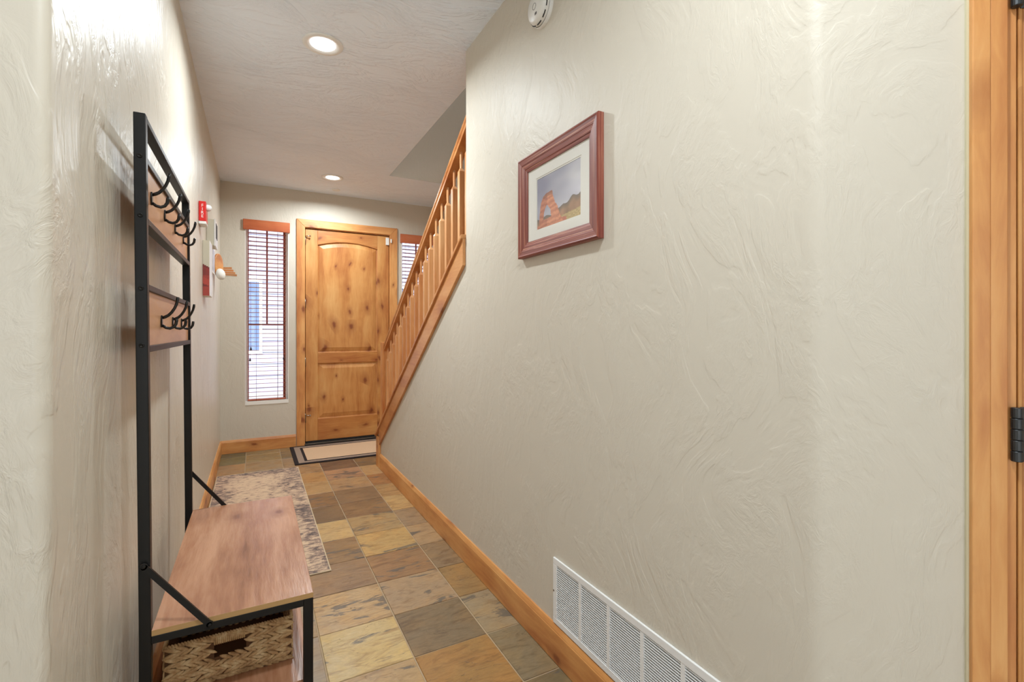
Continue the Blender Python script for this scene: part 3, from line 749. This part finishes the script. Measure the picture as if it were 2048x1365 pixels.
py_f, py_n, pz0, pz1 = 1.666, 1.372, 1.664, 1.866
iy_f, iy_n, iz0, iz1 = fy_f-fw_+0.002, fy_n+fw_-0.002, fz0+fw_-0.002, fz1-fw_+0.002
def ring(mb, x, o, i, x2):
    A = [(o[0], o[2]), (o[1], o[2]), (o[1], o[3]), (o[0], o[3])]; Bq = [(i[0], i[2]), (i[1], i[2]), (i[1], i[3]), (i[0], i[3])]
    V = [(x, *p) for p in A]+[(x, *p) for p in Bq]+[(x2, *p) for p in Bq]
    F = [(k, (k+1) % 4, 4+(k+1) % 4, 4+k) for k in range(4)]+[(4+k, 4+(k+1) % 4, 8+(k+1) % 4, 8+k) for k in range(4)]
    return mb.add(V, F)
ring(MB(), xi-0.001, (iy_f, iy_n, iz0, iz1), (py_f+0.006, py_n-0.006, pz0-0.006, pz1+0.006), xi+0.0004).build('mount', M['mount'], FR)
ring(MB(), xi+0.0004, (py_f+0.006, py_n-0.006, pz0-0.006, pz1+0.006), (py_f, py_n, pz0, pz1), xi+0.0012).build('inner_mount', M['mount'], FR)
box('glass', M['glass'], FR, xi-0.0032, iy_n, iz0, xi-0.0028, iy_f, iz1)
def painted(name, parent, P0, PU, PV, nu, nv, fn):
    """flat print: a grid of cells coloured by fn(s,t), s along PU, t along PV"""
    off = wloc(parent); P0 = Vector(P0)-off; PU = Vector(PU); PV = Vector(PV)
    V = [P0+PU*(i/nu)+PV*(j/nv) for j in range(nv+1) for i in range(nu+1)]
    F = [(j*(nu+1)+i, j*(nu+1)+i+1, (j+1)*(nu+1)+i+1, (j+1)*(nu+1)+i) for j in range(nv) for i in range(nu)]
    me = bpy.data.meshes.new(name); me.from_pydata([tuple(v) for v in V], [], F)
    ca = me.color_attributes.new('ink', 'FLOAT_COLOR', 'CORNER'); data = []
    for j in range(nv):
        for i in range(nu):
            c = lin(*[max(0, min(255, q)) for q in fn((i+0.5)/nu, (j+0.5)/nv)]); data += list(c)*4
    ca.data.foreach_set('color', data)
    me.materials.append(M['ink']); o = bpy.data.objects.new(name, me); COL.objects.link(o); o.parent = parent; return o
from mathutils import noise as mn
def inside(s, t, poly):
    r = False; n = len(poly)
    for i in range(n):
        (x1, y1), (x2, y2) = poly[i], poly[(i+1) % n]
        if (y1 > t) != (y2 > t) and s < (x2-x1)*(t-y1)/(y2-y1)+x1: r = not r
    return r
ARCH = [(0.055, 0.93), (0.06, 0.76), (0.075, 0.62), (0.10, 0.50), (0.13, 0.44), (0.145, 0.40), (0.24, 0.345), (0.375, 0.335), (0.385, 0.42), (0.40, 0.47), (0.44, 0.58), (0.50, 0.68), (0.53, 0.78), (0.57, 0.88), (0.62, 0.99), (0.02, 1.0), (0.02, 0.97)]
HOLE = [(0.155, 0.84), (0.175, 0.72), (0.205, 0.62), (0.245, 0.575), (0.285, 0.62), (0.335, 0.70), (0.345, 0.84)]
def photo(s, t):
    nz = mn.noise(Vector((s*9, t*9, 1.3))); nf = mn.noise(Vector((s*30, t*42, 4.1))); cl = mn.noise(Vector((s*3, t*5, 7.7)))
    c = (148+34*s+26*cl*0.9+18*t, 148+32*s+26*cl*0.9+20*t, 164+24*s+22*cl*0.8+20*t)
    if s > 0.5: k = max(0, 1-abs(t-0.52)*3.2)*(s-0.5)*60; c = tuple(q+k for q in c)
    ridge = 0.745-0.16*max(0, (s-0.42))/0.58-0.02*math.sin(s*17)-0.02*math.sin(s*31+1) if s > 0.42 else 0.80+0.02*math.sin(s*20)
    if t > ridge:
        k = min(1, (t-ridge)*9)
        c = tuple(a*(1-k)+b*k for a, b in zip((112, 102, 92), (166+20*nz, 130+14*nz, 102+12*nz)))
        if t > 0.85+0.10*(1-s)+0.02*nf: c = (190+30*nf, 166+30*nf, 116+26*nf)
    if inside(s+0.012*nf, t+0.008*nz, HOLE) and t < 0.90: pass
    elif inside(s+0.010*nf, t+0.010*nz, ARCH):
        band = 12*math.sin(t*62+s*6+2*nz); lit = 24 if s > 0.25 else 4
        c = (186+lit+band+18*nf, 118+lit*0.9+band+14*nf, 92+lit*0.6+band*0.7+12*nf)
        if t < 0.42+0.02*nz: c = tuple(q*0.80 for q in c)
    elif t > 0.93-0.02*nz and s < 0.7: c = (196+16*nf, 120+14*nf, 96+10*nf)
    return c
painted('photo_print', FR, (xi+0.0014, py_f, pz1), (0, py_n-py_f, 0), (0, 0, pz0-pz1), 150, 104, photo)

# ================================================================ hall tree
HX0, HX1 = -0.256, -0.2305; HY0, HY1 = 1.5, 2.43; HF = 0.150; BZ = 0.496; HT = 1.803; PW = 0.0255
HTREE = empty('hall_tree', ((HX0+HX1)/2, (HY0+HY1)/2, 0), 'tall black metal hall tree with wooden bench, shelf and coat hooks', 'hall tree')
bk = M['black']
def hb(name, x0, y0, z0, x1, y1, z1, mat=None, bevel=0.0015): return box(name, mat or bk, HTREE, x0, y0, z0, x1, y1, z1, bevel)
LEAN = -0.0115       # the uprights lean back a little against the wall
def lean_dx(z): return LEAN*max(0, (z-0.5)/1.3)
def post(y0, y1):
    x0, x1 = HX0, HX1; a = lean_dx(HT)
    V = [(x0, y0, 0.001), (x1, y0, 0.001), (x1, y1, 0.001), (x0, y1, 0.001), (x0, y0, 0.5), (x1, y0, 0.5), (x1, y1, 0.5), (x0, y1, 0.5), (x0+a, y0, HT), (x1+a, y0, HT), (x1+a, y1, HT), (x0+a, y1, HT)]
    F = [(3, 2, 1, 0), (8, 9, 10, 11)]
    for b in (0, 4):
        F += [(b+i, b+(i+1) % 4, b+4+(i+1) % 4, b+4+i) for i in range(4)]
    return MB().add(V, F).build('post', bk, HTREE, 0.002)
p_near = post(HY0, HY0+PW); p_far = post(HY1-PW, HY1)
ya, yb2 = HY0+PW, HY1-PW
def cross(name, z, h, mat=None):
    dx = lean_dx(z); return hb(name, HX0+dx, ya, z-h/2, HX1+dx, yb2, z+h/2, mat)
cross('crossbar', HT-0.010, 0.014)
HOOKS = []
for z_hi, z_lo in ((1.690, 1.535), (1.366, 1.208)):
    cross('crossbar', z_hi, 0.016); cross('crossbar', z_lo, 0.016)
    dx = lean_dx((z_hi+z_lo)/2)
    hb('back_panel', HX0+dx+0.006, ya, z_lo+0.008, HX1+dx-0.007, yb2, z_hi-0.008, M['panel'], 0.0005)
    HOOKS.append(HX1+dx-0.007)
for z in (1.694, 1.545, 1.362, 1.218, 0.30):
    MB().lathe(((HX0+HX1)/2+lean_dx(z), HY0, z), (0, -1, 0), [(0.0058, 0), (0.0058, 0.0015), (0.0045, 0.0025), (0.003, 0.0025), (0.0028, 0.0012), (0, 0.0012)], 14).build('screw', M['screw'], p_near)
MB().lathe(((HX0+HX1)/2+lean_dx(1.2), HY1-PW, 1.203), (0, -1, 0), [(0.0058, 0), (0.0058, 0.0015), (0.0045, 0.0025), (0, 0.0025)], 14).build('screw', M['screw'], p_far)
# double coat hooks
def hook_parts(x, y, z):
    plate = MB()
    plate.prism([(y+0.0085*math.cos(t*math.pi/8), z+0.0185*math.sin(t*math.pi/8)) for t in range(16)], 'x', x, x+0.004)
    pl_o = plate.build('hook', M['hook'], HTREE, 0.0012)
    up = [(0.003, 0.010), (0.010, 0.013), (0.018, 0.018), (0.026, 0.027), (0.033, 0.039), (0.038, 0.052), (0.0405, 0.064), (0.0415, 0.073)]
    MB().tube([(x+a, y, z+b) for a, b in up], [0.0042, 0.0048, 0.0044, 0.0042, 0.004, 0.0041, 0.0045, 0.0038], 10).build('upper_arm', M['hook'], pl_o)
    lo = [(0.003, -0.012), (0.012, -0.019), (0.022, -0.021), (0.031, -0.017), (0.0365, -0.008), (0.038, 0.002), (0.0385, 0.008)]
    MB().tube([(x+a, y, z+b) for a, b in lo], [0.004, 0.0042, 0.0042, 0.0042, 0.0044, 0.0047, 0.0038], 10).build('lower_arm', M['hook'], pl_o)
for y in (1.605, 1.825, 2.045, 2.265): hook_parts(HOOKS[0], y, 1.613)
for y in (1.745, 1.965, 2.185): hook_parts(HOOKS[1], y, 1.283)
# bench
xbk = HX1
hb('bench_top', HX1+0.0005, HY0, BZ-0.0145, HF, HY1, BZ, M['bench'], 0.0008)
box('edge_band', M['edge'], HTREE, HX1+0.001, HY0-0.0006, BZ-0.0143, HF, HY0, BZ-0.0002)
for y0, y1 in ((HY0, HY0+PW), (HY1-PW, HY1)):
    hb('leg', HF-PW, y0, 0.001, HF, y1, BZ-0.015)
    hb('side_rail', HX1, y0, BZ-0.035, HF-PW, y1, BZ-0.015)
    for zr in (0.235, 0.07): hb('side_rail', HX1, y0, zr-0.040, HF-PW, y1, zr-0.0155)
hb('front_rail', HF-PW, ya, BZ-0.035, HF, yb2, BZ-0.015)
for zr, nm in ((0.235, 'middle_shelf'), (0.07, 'lower_shelf')):
    hb('front_rail', HF-PW, ya, zr-0.040, HF, yb2, zr-0.0155)
    hb(nm, HX1+0.001, ya+0.0, zr-0.015, HF-0.002, yb2, zr, M['bench'], 0.0008)
# diagonal braces, screwed to the outer faces
for y, sgn in ((HY0-0.0045, -1), (HY1+0.0045, 1)):
    a = (-0.245, y, 0.664); b = (-0.104, y, 0.478)
    br = MB().beam(a, b, 0.007, 0.014)
    br.tube([(a[0], y-0.0035, a[2]), (a[0], y+0.0035, a[2])], 0.0085, 16).tube([(b[0], y-0.0035, b[2]), (b[0], y+0.0035, b[2])], 0.0085, 16)
    bo = br.build('brace', bk, HTREE)
    for q in (a, b):
        MB().lathe((q[0], y+sgn*0.0035, q[2]), (0, sgn, 0), [(0.005, 0), (0.005, 0.0012), (0.0035, 0.002), (0, 0.0012)], 12).build('screw', M['screw'], bo)

# ---- woven basket on the shelf
bx0, bx1, by0, by1, bz0, bz1 = -0.222, 0.101, 1.642, 1.92, 0.2355, 0.362
BK = empty('woven_basket', ((bx0+bx1)/2, (by0+by1)/2, bz0), 'rectangular woven basket with a handle slot on the bench shelf', 'basket')
hx0, hx1, hz0, hz1 = -0.104, -0.022, 0.302, 0.340      # handle slot in the near and far faces
th = 0.006
core = MB()
for yy in (by0, by1-th):
    core.box(bx0, yy, bz0, hx0, yy+th, bz1).box(hx1, yy, bz0, bx1, yy+th, bz1).box(hx0, yy, bz0, hx1, yy+th, hz0).box(hx0, yy, hz1, hx1, yy+th, bz1)
core.box(bx0, by0+th, bz0, bx0+th, by1-th, bz1).box(bx1-th, by0+th, bz0, bx1, by1-th, bz1).box(bx0+th, by0+th, bz0, bx1-th, by1-th, bz0+th)
core.build('body', M['basket_in'], BK)
rb_ = random.Random(5); wv = MB()
def strand(c, d, u, nrm, ln, wd, tk):
    """one flattened spindle of leaf: along d, width along u, thickness along nrm"""
    c, d, u, nrm = map(Vector, (c, d, u, nrm)); V = []
    pr = [(-0.5, 0.15), (-0.3, 0.75), (0.0, 1.0), (0.3, 0.75), (0.5, 0.15)]; K = 6
    for s_, r_ in pr:
        for k in range(K):
            t = 2*math.pi*k/K; V.append(c+d*ln*s_+u*math.cos(t)*wd*r_/2+nrm*(math.sin(t)*tk*r_/2))
    F = [(i*K+k, i*K+(k+1) % K, (i+1)*K+(k+1) % K, (i+1)*K+k) for i in range(4) for k in range(K)]
    wv.add(V, F, True)
def weave(p0, ax, length, nrm, slot=None, inner=False):
    ax = Vector(ax); nrm = Vector(nrm); nrow = 9; hz = (bz1-bz0)/nrow; p0 = Vector(p0)
    for r in range(nrow):
        z = hz*(r+0.5); step = 0.021; n = int(length/step); tilt = 0.38 if r % 2 else -0.38
        for i in range(n+1):
            s_ = min(length-0.013, max(0.013, step*i+(step/2 if r % 2 else 0)+rb_.uniform(-0.002, 0.002)))
            q = p0+ax*s_+Vector((0, 0, z+rb_.uniform(-0.001, 0.001)))
            if slot and hx0-0.003 < q.x < hx1+0.003 and hz0-0.003 < q.z < hz1+0.003: continue
            tt = tilt+rb_.uniform(-0.12, 0.12)
            if inner: tt = 1.1 if (i+r) % 2 else -1.1
            d = ax*math.cos(tt)+Vector((0, 0, 1))*math.sin(tt); u = d.cross(nrm).normalized()
            strand(q+nrm*rb_.uniform(0.0005, 0.0025), d, u, nrm, (0.040 if not inner else 0.021)*rb_.uniform(0.85, 1.1), 0.0125, 0.009)
weave((bx0, by0, bz0), (1, 0, 0), bx1-bx0, (0, -1, 0), True)
weave((bx0, by1-th, bz0), (1, 0, 0), bx1-bx0, (0, -1, 0), True, True)
weave((bx0, by1, bz0), (1, 0, 0), bx1-bx0, (0, 1, 0), True)
weave((bx0, by0, bz0), (0, 1, 0), by1-by0, (-1, 0, 0)); weave((bx1, by0, bz0), (0, 1, 0), by1-by0, (1, 0, 0))
weave((bx1-th, by0, bz0), (0, 1, 0), by1-by0, (-1, 0, 0), None, True)
tag(wv.build('woven_strands', M['basket'], BK), kind='stuff')
def rope(pts, r, name):
    """twisted cord along a polyline: short slanted strands around a core"""
    mb = MB(); mb.tube(pts, r*0.75, 6)
    for a, b in zip(pts[:-1], pts[1:]):
        a = Vector(a); b = Vector(b); L_ = (b-a).length; d = (b-a)/L_; side = d.cross(Vector((0, 0, 1))).normalized(); k = int(L_/0.0075)
        for i in range(k):
            c = a+d*(L_*(i+0.5)/k); mb.tube([c-d*0.005-side*r*0.9, c-d*0.002+Vector((0, 0, r*0.9))-side*r*0.4, c+d*0.002+Vector((0, 0, r*0.9))+side*r*0.4, c+d*0.005+side*r*0.9], [0.0012, 0.0026, 0.0026, 0.0012], 5)
    return mb.build(name, M['basket'], BK)
zr = bz1+0.001
rope([(bx0, by0, zr), (bx1, by0, zr), (bx1, by1, zr), (bx0, by1, zr), (bx0, by0, zr)], 0.0055, 'rim')
rope([(bx0, by0-0.001, bz0+0.006), (bx1, by0-0.001, bz0+0.006)], 0.005, 'base_cord')
hw = MB()
for i in range(int((hx1-hx0)/0.005)):
    x = hx0+0.0025+0.005*i
    hw.tube([(x+0.0008*math.cos(t), by0+0.003+0.0075*math.cos(t), (hz1+bz1)/2+0.012*math.sin(t)) for t in [2*math.pi*q/10 for q in range(11)]], 0.0026, 5, False)
hw.build('handle_wrap', M['basket'], BK)

# ================================================================ runner rug and door mat
ry0, ry1, rx0, rx1 = 2.650, 4.812, -0.285, 0.353
RG = empty('runner_rug', ((rx0+rx1)/2, (ry0+ry1)/2, 0.001), 'faded cream and charcoal runner rug along the left wall', 'rug')
b_ = 0.006
nx, ny = 10, 40; V = []; F = []
for j in range(ny+1):
    for i in range(nx+1):
        x = rx0+b_+(rx1-rx0-2*b_)*i/nx; y = ry0+b_+(ry1-ry0-2*b_)*j/ny
        V.append((x, y, 0.0065+0.0006*math.sin(x*9+y*5)*math.sin(y*7)))
F = [(j*(nx+1)+i, j*(nx+1)+i+1, (j+1)*(nx+1)+i+1, (j+1)*(nx+1)+i) for j in range(ny) for i in range(nx)]
MB().add(V, F, True).build('pile', M['rug'], RG)
MB().box(rx0+b_, ry0+b_, 0.0015, rx1-b_, ry1-b_, 0.0045).build('backing', M['binding'], RG)
MB().box(rx0, ry0, 0.0012, rx0+b_, ry1, 0.007).box(rx1-b_, ry0, 0.0012, rx1, ry1, 0.007).box(rx0+b_, ry0, 0.0012, rx1-b_, ry0+b_, 0.007).box(rx0+b_, ry1-b_, 0.0012, rx1-b_, ry1, 0.007).build('binding', M['binding'], RG, 0.002)
mx0, mx1, my0, my1 = 0.331, 1.55, 4.886, 5.650
DM = empty('door_mat', ((mx0+mx1)/2, (my0+my1)/2, 0.001), 'beige door mat with double dark border before the front door', 'mat')
def rect_ring(name, mat, o, i, z0, z1):
    x0, y0, x1, y1 = o; a0, b0, a1, b1 = i
    MB().box(x0, y0, z0, x1, b0, z1).box(x0, b1, z0, x1, y1, z1).box(x0, b0, z0, a0, b1, z1).box(a1, b0, z0, x1, b1, z1).build(name, mat, DM)
def inset(r, d): return (r[0]+d, r[1]+d, r[2]-d, r[3]-d)
R0 = (mx0, my0, mx1, my1); R1 = inset(R0, 0.036); R2 = inset(R1, 0.055); R3 = inset(R2, 0.026)
rect_ring('outer_border', M['mat_dark'], R0, R1, 0.0012, 0.008)
rect_ring('band', M['mat_grey'], R1, R2, 0.0012, 0.0082)
rect_ring('inner_border', M['mat_dark'], R2, R3, 0.0012, 0.008)
box('field', M['mat_beige'], DM, R3[0], R3[1], 0.0012, R3[2], R3[3], 0.0085)

# ================================================================ things on the left wall by the entry
def wbox(name, mat, parent, y0, y1, z0, z1, x0, x1, bevel=0.002): return box(name, mat, parent, XL+x0, y0, z0, XL+x1, y1, z1, bevel)
FA = empty('fire_alarm', (XL, 3.56, 1.93), 'red wall fire alarm marked FIRE above the coat hooks', 'fire alarm')
wbox('base', M['plastic'], FA, 3.552, 3.672, 1.922, 2.060, 0.0005, 0.0014, 0)
wbox('housing', M['red'], FA, 3.546, 3.668, 1.940, 2.064, 0.0015, 0.040, 0.003)
wbox('lower_lip', M['plastic'], FA, 3.546, 3.668, 1.922, 1.9395, 0.0015, 0.041, 0.003)
MB().lathe((XL+0.040, 3.600, 2.035), (1, 0, 0), [(0.021, 0), (0.021, 0.010), (0.018, 0.020), (0.010, 0.026), (0.0, 0.028)], 20).build('strobe_lens', M['white'], FA)
def text(body, size, loc, rot, mat, parent, name, spacing=1.0, depth=0.0003):
    cu = bpy.data.curves.new('lettering', 'FONT'); cu.body = body; cu.size = size; cu.align_x = 'CENTER'; cu.align_y = 'CENTER'; cu.extrude = depth; cu.space_line = spacing
    to = bpy.data.objects.new('lettering', cu); COL.objects.link(to); dg = bpy.context.evaluated_depsgraph_get()
    me = bpy.data.meshes.new_from_object(to.evaluated_get(dg)); bpy.data.objects.remove(to, do_unlink=True)
    me.materials.clear(); me.materials.append(mat)
    o = bpy.data.objects.new(name, me); COL.objects.link(o); o.parent = parent; o.location = Vector(loc)-wloc(parent); o.rotation_euler = rot; return o
text('F\nI\nR\nE', 0.026, (XL+0.021, 3.5457, 2.003), (R90, 0, 0), M['white'], FA, 'lettering', 0.85)
KP = empty('alarm_keypad', (XL, 4.12, 1.88), 'beige alarm keypad box on the left wall below the fire alarm', 'keypad')
wbox('back_box', M['keypad'], KP, 4.12, 4.33, 1.880, 2.070, 0.0005, 0.046)
wbox('cover', M['white'], KP, 4.116, 4.334, 1.876, 2.074, 0.046, 0.056)
wbox('display', M['duct'], KP, 4.16, 4.29, 1.94, 2.05, 0.056, 0.058, 0.0005)
CV = empty('canvas_print', (XL, 3.82, 1.49), 'red rock canvas print with printed edges on the left wall', 'canvas')
wbox('wrapped_canvas', M['white_paint'], CV, 3.826, 4.034, 1.492, 1.866, 0.0005, 0.040, 0.0015)
def canvas_side(s, t):
    nz = mn.noise(Vector((s*2, t*6, 3))); 
    if t < 0.43+0.06*s: return (196-10*t, 188-10*t, 166-8*t)
    if t < 0.47+0.05*s: return (110, 40, 34)
    if t < 0.63: return (134+18*nz, 48, 40)
    if t < 0.66+0.05*s: return (150, 58, 46)
    if t < 0.78+0.05*s: return (168+10*nz, 66, 52)
    if t < 0.83: return (112, 42, 38)
    return (158, 62, 50)
painted('printed_edge', CV, (XL+0.001, 3.8255, 1.866), (0.038, 0, 0), (0, 0, -0.374), 10, 60, canvas_side)
wbox('sheen_face', M['white'], CV, 3.828, 4.032, 1.494, 1.864, 0.040, 0.0412, 0)  # plain white front paints in the sheen seen at a glancing angle
SK = empty('framed_sketch', (XL, 4.5, 1.70), 'small grey sketch in a white frame beyond the keypad', 'picture')
wbox('frame', M['white'], SK, 4.46, 4.72, 1.72, 1.93, 0.0005, 0.014)
def sketch(s, t):
    v = mn.noise(Vector((s*7, t*5, 9))); w = mn.noise(Vector((s*16, t*3, 2)))
    return (205-120*max(0, v)-60*max(0, w),)*2+(214-115*max(0, v)-55*max(0, w),)
painted('drawing', SK, (XL+0.0146, 4.475, 1.915), (0, 0.23, 0), (0, 0, -0.18), 30, 24, sketch)
PQ = empty('wall_plaque', (XL, 4.95, 1.65), 'round wooden wall plaque with flat wooden strips and a white tag', 'wall plaque')
pc = (XL+0.0005, 4.80, 1.86)
pc = (XL+0.0005, 4.80, 1.815)
MB().lathe((XL+0.03, 4.80, 1.815), (1, -0.27, 0), [(0.098, 0), (0.098, 0.010), (0.094, 0.013), (0.086, 0.013), (0.0, 0.014)], 36).build('disc', M['trim_y'], PQ)
MB().lathe((XL+0.052, 4.76, 1.735), (1, -0.9, 0.1), [(0.0, 0), (0.048, 0), (0.048, 0.004), (0.0, 0.005)], 24).build('white_tag', M['mount'], PQ)
for i, (z, a) in enumerate(((1.905, 0.03), (1.885, -0.02), (1.864, -0.05), (1.843, -0.06))):
    zz = z-0.105
    y = 4.93-0.035*i; x0 = XL+0.010; x1 = XL+0.13+0.014*i
    V = [(x0, y, zz), (x1, y, zz+a*0.12), (x1, y+0.03, zz+a*0.12), (x0, y+0.03, zz), (x0, y, zz+0.012), (x1, y, zz+0.016+a*0.12), (x1, y+0.03, zz+0.016+a*0.12), (x0, y+0.03, zz+0.012)]
    st = MB().add(V, [(0, 3, 2, 1), (4, 5, 6, 7), (0, 1, 5, 4), (1, 2, 6, 5), (2, 3, 7, 6), (3, 0, 4, 7)]).build('strip', M['trim_x'], PQ, 0.001)
    MB().add([(p[0]+0.002, p[1]-0.001, p[2]-0.0035) if k < 4 else (q[0]+0.002, q[1]-0.001, q[2]-0.0005) for k, (p, q) in enumerate(zip(V[:4]+V[:4], V[:4]+V[:4]))],
             [(0, 3, 2, 1), (4, 5, 6, 7), (0, 1, 5, 4), (1, 2, 6, 5), (2, 3, 7, 6), (3, 0, 4, 7)]).build('white_edge', M['white_paint'], st)
